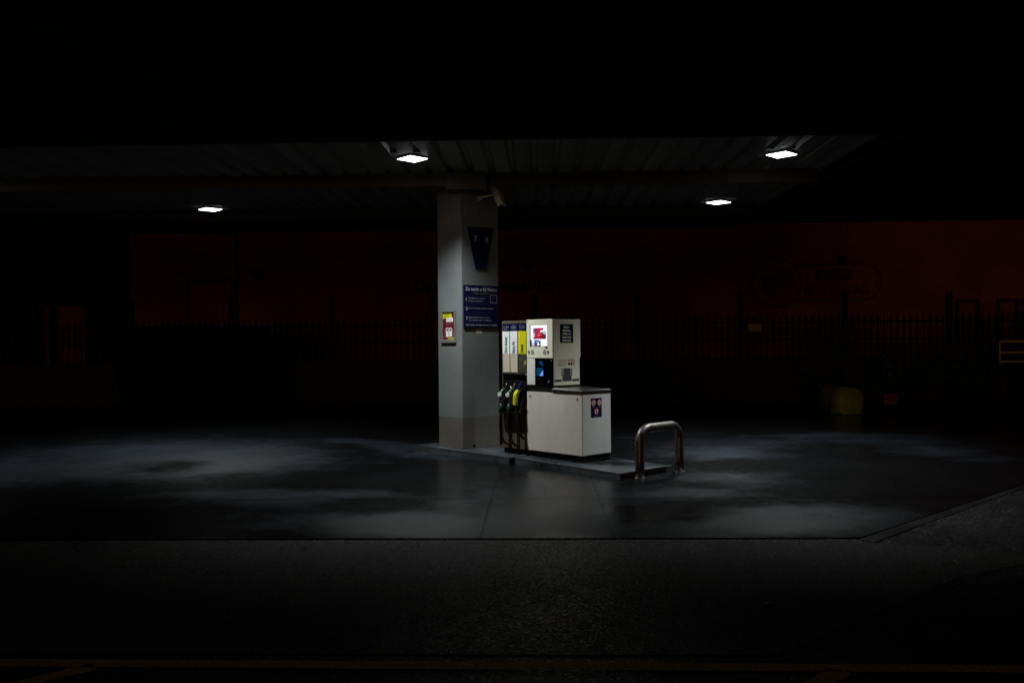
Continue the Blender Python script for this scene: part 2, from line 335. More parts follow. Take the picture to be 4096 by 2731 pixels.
def blob(px, py, L):
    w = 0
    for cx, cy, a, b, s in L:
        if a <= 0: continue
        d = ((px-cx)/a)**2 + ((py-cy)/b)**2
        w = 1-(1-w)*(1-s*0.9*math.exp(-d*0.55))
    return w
def proj(p):
    v = p - CP; k = v.dot(f_); return 2048+FPX*v.dot(r_)/k, 1365.5-FPX*v.dot(u_)/k
nx, ny = 380, 170; X0, X1, Y0, Y1 = -17.0, 8.9, 7.56, 19.5
me = bpy.data.meshes.new('concrete_forecourt'); vs = []; wt = []; fs = []
for j in range(ny+1):
    y = Y0 + (Y1-Y0)*(j/ny)**1.15
    xr = min(X1, 2.65+(y-7.545)*1.02)
    for i in range(nx+1):
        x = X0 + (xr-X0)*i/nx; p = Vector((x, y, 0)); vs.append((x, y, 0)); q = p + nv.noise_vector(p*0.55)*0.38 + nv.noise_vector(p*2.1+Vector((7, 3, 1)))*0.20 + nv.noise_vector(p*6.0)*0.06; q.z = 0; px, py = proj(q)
        d = blob(px, py, DRY_AND_LIT)*(1-blob(px, py, WETS)); wt.append(max(0, min(1, 1-d)))
for j in range(ny):
    for i in range(nx): a = j*(nx+1)+i; fs.append((a, a+1, a+nx+2, a+nx+1))
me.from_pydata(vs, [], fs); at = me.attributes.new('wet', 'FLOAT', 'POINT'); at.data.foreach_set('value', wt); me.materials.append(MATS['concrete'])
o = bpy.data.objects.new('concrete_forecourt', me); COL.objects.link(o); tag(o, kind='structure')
g = MB(); dd = Vector((0.70, 0.714, 0)); 
a = Vector((2.62, 7.535, -0.006)); n = Vector((0.714, -0.70, 0))
g.poly([a+n*0.03, a+n*0.03+dd*8.5, a+n*0.16+dd*8.5, a+n*0.16], 'gutter')
tag(g.build('gutter_strip'), kind='structure')
# yellow parking lines
g = MB(); z = -0.004
g.poly([(-6, 4.605, z), (5, 4.49, z), (5, 4.595, z), (-6, 4.715, z)], 'road_paint')
for x in (-2.30, 1.50, 5.2):
    a = Vector((x, 4.575 - 0.0105*(x+2), z)); e = a - Vector((0.70, 0.714, 0))*4; n = Vector((0.714, -0.70, 0))*0.058
    g.poly([a-n, e-n, e+n, a+n], 'road_paint')
tag(g.build('parking_lines'), kind='structure')
g = MB(); g.poly([gz(0, 1620, -0.004), gz(250, 1623, -0.004), gz(250, 1615, -0.004), gz(0, 1612, -0.004)], 'print_white')
tag(g.build('kerb_line'), kind='structure')

# fallen leaves
for i, (px, py, ln, rz, lab) in enumerate([(3075, 2413, 0.075, 0.2, 'pale fallen leaf on the asphalt right of the middle'), (905, 2466, 0.05, 1.1, 'small dry fallen leaf on the dark asphalt at left'),
                                     (1122, 2578, 0.035, 2.0, 'tiny fallen leaf just above the yellow line'), (3180, 2712, 0.06, 0.4, 'fallen leaf below the yellow line beside the right stripe')]):
    p = gz(px, py, 0.0); g = MB(); pr = []; nn = 7
    for k in range(nn): t = k/(nn-1); pr.append((t*ln-ln/2, 0.33*ln*sin(pi*t)**0.8, 0.010*sin(pi*t)))
    lo = [(x, -y, zz) for x, y, zz in pr]
    for k in range(nn-1):
        m1 = (pr[k][0], 0, 0.002); m2 = (pr[k+1][0], 0, 0.002)
        g.poly([m1, m2, pr[k+1], pr[k]], 'fallen'); g.poly([lo[k], lo[k+1], m2, m1], 'fallen')
    o = g.build('fallen_leaf'); o.location = (p.x, p.y, -0.004); o.rotation_euler = (0, 0, rz); tag(o, lab, 'leaf', 'fallen leaves')

# ------------------------------------------------------------------ island
isl = Thing('pump_island', 'low wet concrete island carrying the column and the fuel pump', 'pump island', (8.65, 9.0, 0), TH)
g = MB(); g.hexa([(8.17, 7.06, -.02), (9.18, 7.06, -.02), (9.18, 8.93, -.02), (8.17, 8.93, -.02), (8.18, 7.07, .062), (9.17, 7.07, .062), (9.17, 8.93, .09), (8.18, 8.93, .09)], 'island')
isl.part('front_slab', g, bevel=0.008)
g = MB(); g.hexa([(8.176, 7.066, .050), (8.188, 7.066, .050), (8.188, 8.92, .078), (8.176, 8.92, .078), (8.176, 7.066, .066), (8.188, 7.066, .066), (8.188, 8.92, .094), (8.176, 8.92, .094)], 'edge_steel'); isl.part('edge_strip', g)
g = MB(); g.hexa([(8.190, 7.064, .052), (9.172, 7.064, .052), (9.172, 7.076, .052), (8.190, 7.076, .052), (8.190, 7.064, .066), (9.172, 7.064, .066), (9.172, 7.076, .066), (8.190, 7.076, .066)], 'edge_steel'); isl.part('edge_strip', g)
g = MB(); g.box((8.126, 8.995, .080), (8.136, 11.13, .0935), 'edge_steel'); isl.part('edge_strip', g)
g = MB(); g.hexa([(8.12, 8.99, -.02), (9.2, 8.99, -.02), (9.2, 11.15, -.02), (8.12, 11.15, -.02), (8.13, 8.99, .09), (9.19, 8.99, .09), (9.19, 11.14, .088), (8.13, 11.14, .088)], 'island')
isl.part('rear_slab', g, bevel=0.008)
g = MB(); g.box((8.20, 8.925, -.02), (9.15, 8.995, .084), 'black'); isl.part('joint', g)
g = MB(); g.tube([(8.166, 8.42, .05), (8.20, 8.42, .05)], 0.011, 'black', 10); isl.part('anchor_hole', g)

# ------------------------------------------------------------------ column
colm = Thing('canopy_column', 'square grey column holding up the petrol station canopy', 'column', (8.65, 10.45, 0.09), TH)
g = MB(); g.box((8.29, 10.171, .088), (9.01, 10.735, 3.90), 'column_paint'); colm.part('shaft', g, bevel=0.006)
g = MB(); g.box((8.278, 10.163, 3.50), (8.290, 10.171, 3.86), 'column_paint'); g.box((8.30, 10.163, 3.82), (9.0, 10.171, 3.86), 'column_paint'); colm.part('corner_trim', g)
g = MB(); g.tube([(8.50, 10.169, 0.13), (8.50, 10.145, 0.13)], 0.014, 'black', 10); g.tube([(8.50, 10.15, 0.13), (8.50, 10.15, 0.09)], 0.007, 'black', 8); colm.part('drain_stub', g)
g = MB(); F = RF(10.171); slabr(g, F, 8.567, 1.767, 8.673, 1.841, 0, .002, 'label_beige'); text(g, F, 'Bon', 8.62, 1.815, .012, .003, 'print_grey', align='C'); text(g, F, 'pin', 8.62, 1.785, .012, .003, 'print_grey', align='C'); colm.part('small_sticker', g)

t = Thing('number_sign', 'dark blue tapering sign with the numbers 7 and 8', 'sign', (8.65, 10.171, 2.7), TH)
F = RF(10.171); g = MB()
P0 = [(8.401, 3.340), (8.553, 2.722), (8.757, 2.728), (8.902, 3.352)]
g.prism([F(a, b, .002) for a, b in P0], [F(a, b, .016) for a, b in P0], 'navy'); bd = t.part('board', g)
g = MB(); text(g, F, '7', 8.55, 3.135, .078, .0175, 'print_light', align='C', bold=.03); t.part('numeral', g, bd); g = MB(); text(g, F, '8', 8.765, 3.125, .078, .0175, 'print_light', align='C', bold=.03); t.part('numeral', g, bd)

t = Thing('instruction_sign', 'dark blue panel of fuelling instructions in three numbered steps', 'sign', (8.65, 10.171, 1.86), TH)
g = MB(); slabr(g, F, 8.316, 1.857, 8.999, 2.482, .002, .014, 'navy'); bd = t.part('board', g); g = MB(); c = .0155
text(g, F, 'Zo tankt u bij Makro', 8.345, 2.40, .052, c, 'print_light', width=.62, bold=.025)
text(g, F, 'Vraag nu uw tankpas aan', 8.50, 2.355, .021, c, 'print_yellow', width=.31)
for z0, z1 in ((2.215, 2.325), (2.075, 2.188), (1.935, 2.047)):
    for p in ((8.338, z0, 8.975, z0), (8.338, z1, 8.975, z1), (8.338, z0, 8.338, z1), (8.975, z0, 8.975, z1)): bar(g, F, *p, .003, c, 'print_navy')
for s_, zz in (('1', 2.248), ('2', 2.115), ('3', 1.975)): text(g, F, s_, 8.357, zz, .046, c, 'print_light', bold=.03)
for s_, zz, w in (('Plaats Makropas in automaat', 2.282, .33), ('en kies uw vulpistool', 2.242, .27), ('Plaats de vulslang en gebruik minstens', 2.135, .49), ('Gebruik handschoenen en servet', 2.000, .41), ('na het tanken terug over terughangen', 1.960, .45)): text(g, F, s_, 8.405, zz, .018, c, 'print_light', width=w, bold=.01)
text(g, F, 'Volg verder de instructies op de display', 8.345, 1.888, .024, c, 'print_light', width=.62, bold=.02)
for p in ((8.825, 2.232, 8.960, 2.232), (8.825, 2.346, 8.960, 2.346), (8.828, 2.232, 8.828, 2.346), (8.957, 2.232, 8.957, 2.346)): bar(g, F, *p, .010, c, 'print_grey')
for i in range(4): bar(g, F, 8.85, 2.26+i*.018, 8.90+.012*(i % 3), 2.26+i*.018, .004, c, 'print_navy')
t.part('lettering', g, bd)

t = Thing('poster_frame', 'framed red poster with two white fuel pumps on the column', 'poster', (8.29, 10.47, 1.63), TH)
F = LF(8.29); A = -10.64; B = -10.296; g = MB()
slabr(g, F, A, 1.637, B, 2.120, .001, .008, 'frame_grey')
for a0, b0, a1, b1 in ((A, 1.637, A+.03, 2.12), (B-.03, 1.637, B, 2.12), (A+.03, 1.637, B-.03, 1.672), (A+.03, 2.088, B-.03, 2.12)): slabr(g, F, a0, b0, a1, b1, .009, .026, 'frame_grey')
fr = t.part('frame', g, bevel=.004)
g = MB(); a0 = A+.033; a1 = B-.033; w = a1-a0; rect(g, F, a0, 1.675, a1, 2.085, .0095, 'poster_red')
rect(g, F, a0, 1.998, a0+.77*w, 2.083, .0105, 'yellow'); rect(g, F, a0+.30*w, 1.945, a0+.87*w, 2.008, .0112, 'label_white')
for k, s_ in enumerate(('Voordelig', 'tanken hier')): text(g, F, s_, a0+.08*w, 2.050-k*.032, .018, .0120, 'print_black', width=.5*w)
for k in range(3): text(g, F, ('van maandag', 'tot en met', 'zaterdag')[k], a0+.37*w, 1.988-k*.018, .010, .0122, 'print_grey', width=.40*w)
text(g, F, 'Tank en spaar', a0+.3*w, 1.921, .010, .011, 'print_grey', width=.46*w); text(g, F, 'bij elke liter', a0+.3*w, 1.904, .010, .011, 'print_grey', width=.40*w)
for sgn, ac in ((-1, a0+.38*w), (1, a0+.66*w)):
    hw = .125*w; g.poly([F(ac-hw, 1.728, .0107), F(ac+hw, 1.728, .0107), F(ac+hw*.95, 1.845, .0107), F(ac+hw*.6, 1.862, .0107), F(ac-hw*.6, 1.862, .0107), F(ac-hw*.95, 1.845, .0107)], 'label_white')
    rect(g, F, ac-hw*.55, 1.812, ac+hw*.6, 1.846, .0116, 'poster_red')
    bar(g, F, ac+sgn*hw, 1.840, ac+sgn*hw*1.75, 1.79, .005, .0107, 'print_grey'); bar(g, F, ac+sgn*hw*1.75, 1.79, ac+sgn*hw*1.8, 1.74, .005, .0109, 'print_grey')
bar(g, F, a0, 1.724, a1, 1.724, .004, .0105, 'print_grey'); rect(g, F, a0+.42*w, 1.690, a0+.96*w, 1.712, .0105, 'yellow')
text(g, F, 'tankstation', a0+.5*w, 1.696, .009, .0115, 'print_black', width=.38*w); bar(g, F, a0, 1.677, a1, 1.677, .004, .0112, 'print_white')
t.part('poster', g, fr)

t = Thing('security_camera', 'small security camera tilted down on a bent arm at the column top', 'camera', (8.66, 10.17, 3.78), TH)
g = MB(); g.tube([(8.63, 10.165, 3.77), (8.63, 10.12, 3.775), (8.70, 10.08, 3.80), (8.80, 10.03, 3.83), (8.85, 10.0, 3.87)], .016, 'camera_paint', 10); g.tube([(8.63, 10.168, 3.77), (8.63, 10.155, 3.77)], .04, 'camera_paint', 14); t.part('arm', g)
def RPt(px, py, yl): v = ray(px, py); q = CP + v*((yl - CP.dot(LY))/v.dot(LY)); return Vector((q.dot(LX), q.dot(LY), q.z))
bk = RPt(1972, 742, 10.02); ft = RPt(2006, 822, 9.88); blen = (ft-bk).length; fd = (ft - bk).normalized(); sd = fd.cross(Vector((0, 0, 1))).normalized(); up = sd.cross(fd)
def cb(s0, s1, w, h0, h1): return [bk+fd*s+sd*(w*i)+up*h for s, i, h in ((s0, -1, h0), (s1, -1, h0), (s1, 1, h0), (s0, 1, h0), (s0, -1, h1), (s1, -1, h1), (s1, 1, h1), (s0, 1, h1))]
g = MB(); g.hexa(cb(0, blen, .042, -.045, .04), 'camera_paint'); t.part('body', g, bevel=.008)
g = MB(); g.hexa(cb(-.01, blen+.04, .05, .044, .052), 'camera_paint'); t.part('sun_hood', g, bevel=.003)
g = MB(); g.tube([bk+fd*(blen-.005), bk+fd*(blen+.012)], .03, 'gloss_black', 16); t.part('lens', g)

# ------------------------------------------------------------------ fuel pump
U0 = 8.44; V0 = 7.935
pump = Thing('fuel_pump', 'tall white fuel pump with lit screen and three hoses', 'fuel pump', (U0+.27, V0+.75, .09), TH)
g = MB(); g.box((U0+.02, V0+.02, .085), (U0+.56, V0+1.52, .168), 'black'); pump.part('plinth', g)
cx1 = 8.988
g = MB(); g.box((U0+.004, V0+.004, .170), (cx1-.004, V0+1.02, .965), 'pump_cool')
cab = pump.part('cabinet', g, bevel=.006)
g = MB(); g.box((U0-.006, V0-.004, .172), (U0+.0035, V0+1.018, .967), 'pump_beige'); fp = pump.part('front_panel', g, bevel=.003)
F = LF(U0-.006)
for a, b in ((-(V0+.956), .904), (-(V0+.072), .894)):
    g = MB(); disc(g, F, a, b, .013, .020, .0012, 'key_dark'); disc(g, F, a+.002, b-.017, .005, .008, .0020, 'bronze'); pump.part('lock', g, fp)
g = MB(); g.box((U0+.012, V0-.004, .173), (cx1-.022, V0+.0035, .964), 'pump_cool'); sp_ = pump.part('side_panel', g, bevel=.002)
g = MB(); g.box((cx1-.020, V0-.004, .172), (cx1, V0+.0035, .966), 'pump_white'); pump.part('edge_trim', g)
# sticker with three prohibition signs
F = RF(V0-.004); g = MB(); slabr(g, F, 8.604, .655, 8.813, .905, 0, .0015, 'navy')
for a, b in ((8.655, .845), (8.765, .845), (8.710, .735)):
    disc(g, F, a, b, .036, .036, .0022, 'print_white'); ring(g, F, a, b, .034, .045, .0030, 'sign_red'); bar(g, F, a-.025, b+.025, a+.025, b-.025, .006, .0034, 'sign_red')
g.poly([F(8.645+x, .845+y, .0027) for x, y in ((-.008, .022), (0, .026), (.006, .012), (.010, -.022), (.002, -.026), (-.006, -.004))], 'print_black')
bar(g, F, 8.745, .825, 8.785, .858, .007, .0027, 'print_black'); bar(g, F, 8.765, .853, 8.772, .872, .004, .0028, 'print_grey')
rect(g, F, 8.698, .713, 8.716, .755, .0027, 'print_black'); rect(g, F, 8.703, .755, 8.711, .762, .0027, 'print_black')
text(g, F, 'Telefoon uit', 8.655, .785, .007, .003, 'print_light', align='C', width=.066); text(g, F, 'Verboden', 8.765, .785, .007, .003, 'print_light', align='C', width=.046); text(g, F, 'Geen jerrycans vullen', 8.710, .673, .007, .003, 'print_light', align='C', width=.10)
pump.part('warning_sticker', g, sp_)
# steel lid, sloping up to the head
g = MB(); lo = [(U0-.016, V0-.014), (cx1+.014, V0-.014), (cx1+.014, V0+.53), (U0-.016, V0+.53)]
def lp(i, z): return (lo[i][0], lo[i][1], z)
g.prism([lp(0, .969), lp(1, .969), lp(2, .969), lp(3, .969)], [lp(0, 1.002), lp(1, 1.002), lp(2, 1.010), lp(3, 1.010)], 'steel')
i0 = [(U0+.012, V0+.018, 1.018), (cx1-.014, V0+.018, 1.018), (cx1-.014, V0+.52, 1.034), (U0+.012, V0+.52, 1.034)]
g.prism([lp(0, 1.002), lp(1, 1.002), lp(2, 1.010), lp(3, 1.010)], i0, 'steel'); pump.part('steel_lid', g, bevel=.004)
g = MB(); g.box((U0+.012, V0+.5305, .969), (cx1-.02, V0+1.02, 1.058), 'black'); pump.part('neck', g)
# head
VH = V0+.516; VE = V0+1.02; UH = 8.952
g = MB(); g.box((U0+.012, VH, 1.058), (UH, VE, 1.940), 'pump_head'); hd = pump.part('head', g, bevel=.004)
g = MB(); g.box((U0-.006, VH+.004, 1.424), (U0+.0112, VE-.002, 1.944), 'pump_head'); dr = pump.part('screen_door', g, bevel=.003)
g = MB(); g.box((UH+.002, VH+.004, 1.424), (UH+.022, VE-.002, 1.944), 'pump_head'); pump.part('rear_door', g, bevel=.003)
F = LF(U0-.006)
def fy(v): return -(V0+v)
# screen: v from .945 (left) to .609 (right), z 1.584-1.867
sl, sr, sb, st = fy(.945), fy(.612), 1.584, 1.867; sw = sr-sl; sh = st-sb
g = MB(); slabr(g, F, sl-.006, sb-.004, sr+.003, st+.004, 0, .002, 'gloss_black'); bz = pump.part('screen', g, label='lit display with a red picture on white')
g = MB(); S1 = lambda x0, y0, x1, y1, c, m: rect(g, F, sl+x0*sw, st-y1*sh, sl+x1*sw, st-y0*sh, c, m)
def SP(pts, c, m): g.poly([F(sl+x*sw, st-y*sh, c) for x, y in pts], m)
S1(0, 0, 1, 1, .0026, 'scr_navy'); S1(.03, 0, 1, .71, .0032, 'scr_white'); S1(.62, .715, 1, 1, .0032, 'scr_white'); S1(.62, .855, 1, .865, .0036, 'scr_pale')
S1(.19, .14, .93, .66, .0038, 'scr_brown'); S1(.20, .15, .29, .40, .0044, 'scr_blue'); S1(.21, .23, .28, .30, .0048, 'scr_navy'); SP([(.19, .40), (.29, .36), (.29, .56), (.20, .60)], .0045, 'scr_grey')
SP([(.32, .14), (.72, .15), (.66, .30), (.74, .42), (.60, .56), (.58, .64), (.31, .64)], .0046, 'scr_red')
SP([(.50, .30), (.66, .32), (.74, .42), (.62, .50), (.52, .42)], .0050, 'scr_rose'); disc(g, F, sl+.50*sw, st-.48*sh, .07*sw, .07*sh, .0054, 'scr_pink'); disc(g, F, sl+.42*sw, st-.30*sh, .05*sw, .05*sh, .0054, 'scr_rose')
SP([(.60, .25), (.78, .24), (.78, .14), (.93, .14), (.93, .34), (.84, .45), (.76, .33), (.60, .33)], .0058, 'scr_white'); disc(g, F, sl+.85*sw, st-.36*sh, .085*sw, .09*sh, .0062, 'scr_grey')
for k in range(4): bar(g, F, sl+(.60+.06*k)*sw, st-.62*sh, sl+(.72+.05*k)*sw, st-.47*sh, .002, .0056, 'scr_rose')
S1(.10, .72, .25, .89, .0036, 'scr_white'); S1(.10, .92, .25, .99, .0036, 'scr_pale'); S1(.16, .79, .20, .86, .0040, 'scr_navy'); S1(.29, .75, .52, .86, .0036, 'scr_blue'); S1(.31, .765, .50, .845, .0039, 'scr_navy'); S1(.34, .78, .46, .82, .0042, 'scr_grey')
SP([(.49, .78), (.53, .88), (.52, .95), (.45, .98), (.41, .92), (.44, .86)], .0046, 'scr_white'); S1(.52, .72, .62, .76, .0042, 'scr_pale'); S1(.50, .90, .60, .94, .0043, 'scr_pale'); S1(.30, .94, .38, .98, .0040, 'scr_pink')
text(g, F, '14.5', sl+.80*sw, st-.83*sh, .016, .0038, 'scr_pale'); text(g, F, '24.7', sl+.80*sw, st-.97*sh, .016, .0038, 'scr_pale')
pump.part('display_image', g, bz)
g = MB(); slabr(g, F, fy(.655), 1.560, fy(.620), 1.582, 0, .006, 'gloss_black'); pump.part('card_sensor', g, dr)
for v in (.905, .665):
    g = MB(); disc(g, F, fy(v), 1.500, .034, .036, .0014, 'grille'); pump.part('speaker_grille', g, dr)
for v in (.972, .601):
    g = MB(); disc(g, F, fy(v), 1.500, .016, .026, .0016, 'key_dark'); disc(g, F, fy(v)+.004, 1.480, .007, .009, .0024, 'bronze'); pump.part('lock', g, dr)
g = MB(); disc(g, F, fy(.79), 1.498, .005, .006, .0012, 'key_dark'); pump.part('pinhole', g, dr); g = MB(); disc(g, F, fy(.995), 1.918, .014, .016, .0012, 'print_light'); text(g, F, '8', fy(.995), 1.912, .012, .0018, 'label_white', align='C')
pump.part('round_mark', g, dr); g = MB(); text(g, F, 'pomp', fy(.61), 1.913, .012, .0014, 'print_light', width=.05); pump.part('small_lettering', g, dr)
# lower head: white panel and black payment bay
g = MB(); g.box((U0-.002, V0+.862, 1.062), (U0+.0112, VE-.002, 1.419), 'pump_white'); pump.part('lower_panel', g, bevel=.002)
g = MB(); g.box((U0-.001, VH+.003, 1.062), (U0+.0112, V0+.859, 1.419), 'gloss_black'); bay = pump.part('payment_bay', g, bevel=.002, label='black payment bay with a blue glowing screen')
g = MB(); Fb = LF(U0-.001); bp = lambda px, py: (-(V0 + (.859 - (px-2141)*(.859-.519)/(2212-2141))), 1.422-(py-1432)*(1.422-1.062)/(1539-1432))
for pts, m in (([(2146, 1478), (2150, 1470), (2171, 1471), (2157, 1502), (2147, 1502)], 'scr_teal'), ([(2173, 1478), (2173, 1502), (2158, 1502)], 'scr_sky'), ([(2157, 1445), (2163, 1444), (2173, 1456), (2173, 1460)], 'scr_azure'), ([(2156, 1451), (2172, 1464), (2172, 1467), (2157, 1454)], 'scr_teal')):
    g.poly([Fb(*bp(*p), .0015) for p in pts], m)
disc(g, Fb, *bp(2206, 1441), .007, .009, .0015, 'print_light'); disc(g, Fb, *bp(2160, 1515), .004, .006, .0015, 'grille'); disc(g, Fb, *bp(2195, 1524), .02, .02, .0012, 'brown_panel')
pump.part('payment_screen', g, bay)
# right side of the head
F = RF(VH); g = MB(); slabr(g, F, 8.572, 1.625, 8.829, 1.877, 0, .0015, 'navy')
for k, s_ in enumerate(('Motor', 'afzetten,', 'roken en', 'open vuur', 'verboden')): text(g, F, s_, 8.700, 1.824-k*.0445, .027, .0022, 'label_white', align='C', bold=.055, width=(.105, .155, .155, .178, .17)[k])
pump.part('no_smoking_sticker', g, hd, label='blue sticker reading Motor afzetten, roken en open vuur verboden')
g = MB()
for k in range(11): text(g, F, ('Lees voor het tanken', 'eerst alle regels', 'Niet roken, geen vuur', 'Zet de motor altijd af', 'Telefoon uitschakelen', 'Geen open vat vullen', 'Alleen zelf bedienen', 'Minimum afname 2 liter', 'Houd afstand van pomp', 'Mors geen brandstof', 'Bel bij storing balie')[k], 8.535, 1.398-k*.0088, .0062, .001, 'print_black', width=.155+.01*(k % 3))
for i in range(3):
    for j in range(2):
        a, b = 8.742+i*.046, 1.388-j*.046
        if j == 1 and i < 2: disc(g, F, a, b, .020, .021, .001, 'print_black')
        else: disc(g, F, a, b, .017, .018, .001, 'print_white'); ring(g, F, a, b, .0165, .021, .0016, 'sign_red'); bar(g, F, a-.012, b+.012, a+.012, b-.012, .004, .0018, 'sign_red')
pump.part('rules_sticker', g, hd)
g = MB(); rect(g, F, 8.612, 1.110, 8.789, 1.279, .001, 'print_grey'); rect(g, F, 8.640, 1.180, 8.765, 1.284, .0014, 'pic_dark'); rect(g, F, 8.614, 1.112, 8.787, 1.2, .0013, 'pic_dark')
for a0 in (8.588, 8.772):
    rect(g, F, a0, 1.182, a0+.034, 1.282, .0018, 'print_light')
    for k in range(3): disc(g, F, a0+.017, 1.265-k*.032, .010, .011, .0024, 'pic_dark')
pump.part('card_diagram', g, hd)
for a0 in (8.466, 8.801): g = MB(); rect(g, F, a0, 1.107, a0+.132, 1.136, .001, 'print_black'); pump.part('vent_slot', g, hd)

# hose module
V1 = V0+1.022; V2 = V0+1.522
g = MB(); g.box((U0+.014, V1, .168), (U0+.47, V2-.003, 1.930), 'black'); hm = pump.part('hose_module', g)
g = MB(); g.box((U0-.003, V2-.012, .168), (U0+.02, V2+.004, 1.936), 'brown_panel'); g.box((U0-.003, V1, 1.900), (U0+.0135, V2-.013, 1.938), 'brown_panel')
g.box((U0-.004, V2-.16, 1.938), (U0+.01, V2-.15, 1.948), 'aluminium'); pump.part('module_frame', g)
F = LF(U0-.001)
cols = ((1.514, 1.372, 'label_white', 'Euro energy', 'print_green', .225), (1.354, 1.210, 'label_white', 'Euro 95', 'print_navy', .155), (1.190, 1.036, 'yellow', 'Diesel', 'print_black', .115))
for ci, (va, vb, m, s_, tm, tw) in enumerate(cols):
    a0, a1 = fy(va), fy(vb); w = a1-a0
    g = MB(); slabr(g, F, a0, 1.222, a1, 1.476, -.014, .001, 'label_beige' if ci < 2 else 'label_dark')
    if ci == 2: disc(g, F, a1-.022, 1.36, .022, .03, .0018, 'print_yellow')
    pump.part('lower_plate', g, hm)
    g = MB(); slabr(g, F, a0, 1.478, a1, 1.792, -.014, .003, m); rect(g, F, a0+.29*w, 1.480, a0+.31*w, 1.79, .0036, 'label_line' if ci < 2 else 'print_yellow'); rect(g, F, a0+.66*w, 1.480, a0+.68*w, 1.79, .0036, 'label_line' if ci < 2 else 'print_yellow')
    text(g, F, s_, a0+.62*w, 1.492, .042, .0044, tm, width=tw, bold=.05, vert=True)
    if ci == 1: text(g, F, 'ongelood', a0+.88*w, 1.492, .013, .0044, tm, width=.10, vert=True)
    pump.part('fuel_label', g, hm, label=('white label reading Euro energy', 'white label reading Euro 95', 'yellow label reading Diesel')[ci])
    g = MB(); slabr(g, F, a0, 1.796, a1, 1.894, -.014, .002, 'navy')
    for k, (q, hh) in enumerate((('Uw', .009), ('VOORDEEL BIJ', .011), ('AUTOMAAT', .011), ('pomp', .009))): text(g, F, q if ci else q, (a0+a1)/2, 1.868-k*.0195, hh, .003, 'print_light', align='C', width=(.03, .11, .10, .045)[k])
    pump.part('blue_label', g, hm)
g = MB(); slabr(g, F, fy(1.518), 1.186, fy(1.03), 1.214, -.014, .02, 'steel'); pump.part('shelf', g, bevel=.003)
# nozzle boots and recess
g = MB(); g.hexa([(U0-.11, V1+.03, .66), (U0+.01, V1+.03, .66), (U0+.01, V2-.015, .66), (U0-.11, V2-.015, .66), (U0-.03, V1+.03, .98), (U0+.01, V1+.03, .98), (U0+.01, V2-.015, .98), (U0-.03, V2-.015, .98)], 'black'); pump.part('nozzle_holder', g, bevel=.01)
g = MB()
for va, vb in ((1.505, 1.375), (1.345, 1.215), (1.18, 1.05)): g.box((U0+.001, V0+vb, .17), (U0+.013, V0+va, .655), 'brown_panel')
pump.part('recess_panel', g, hm)
for v in (1.360, 1.197, 1.040):
    g = MB(); g.box((U0-.02, V0+v-.013, .17), (U0+.012, V0+v+.013, .68), 'black'); g.box((U0-.022, V0+v-.017, .17), (U0-.005, V0+v-.0135, .66), 'bronze'); pump.part('guide_post', g)
def LP(px, py, d=0.0):     # a point in the plane d in front of the hose module
    x = U0-d; v = ray(px, py); q = CP + v*((x - CP.dot(LX))/v.dot(LX)); return Vector((q.dot(LX), q.dot(LY), q.z))
for bx, by, mx, my, sx, sy, lab in ((2002, 1576, 2019, 1551, 2028, 1531, 'nozzle nearest the column'), (2034, 1578, 2052, 1553, 2061, 1532, 'middle nozzle')):
    b0 = LP(bx, by, .15); b1 = LP((bx+mx)/2, (by+my)/2, .12); b2 = LP(mx, my, .09); b3 = LP(sx, sy, .06)
    g = MB(); g.tube([b0, b0*.6+b1*.4, b1, b2], [.030, .034, .028, .014], 'green_plastic', 14); nz = pump.part('nozzle', g, label='green '+lab)
    g = MB(); g.tube([b2, b3], [.010, .008], 'aluminium', 12); pump.part('spout', g, nz)
    dn = (b0-b1).normalized()*.3+Vector((-1, -.35, .15)); dn.normalize(); g = MB(); g.tube([b0, b0+dn*.034], .030, 'label_white', 20); pump.part('badge', g, nz)
g = MB(); g.tube([LP(2049, 1555, .09), LP(2041, 1546, .07)], [.012, .009], 'label_beige', 8); pump.part('nozzle_lever', g)
pts = [(2088, 1525), (2071, 1559), (2061, 1576), (2059, 1620)]; hw = [.020, .026, .031, .030]; dd_ = [.05, .09, .12, .125]; mm = ['navy', 'yellow', 'yellow']
g = MB()
for k in range(3):
    p, q = LP(*pts[k], dd_[k]), LP(*pts[k+1], dd_[k+1])
    def ql(c, w, x): return [c+Vector((0, w, 0))+Vector((x, 0, 0)), c-Vector((0, w, 0))+Vector((x, 0, 0))]
    A1 = ql(q, hw[k+1], -.012)+ql(q, hw[k+1], .03)[::-1]; B1 = ql(p, hw[k], -.012)+ql(p, hw[k], .03)[::-1]
    g.prism(A1, B1, mm[k])
Ft = Frame(LP(2059, 1618, .138), (0, -1, 0), (0, 0, 1), (-1, 0, 0)); text(g, Ft, 'Diesel', .010, .012, .020, .001, 'print_black', width=.085, vert=True)
pump.part('diesel_nozzle', g, bevel=.004, label='blue and yellow diesel nozzle cover')
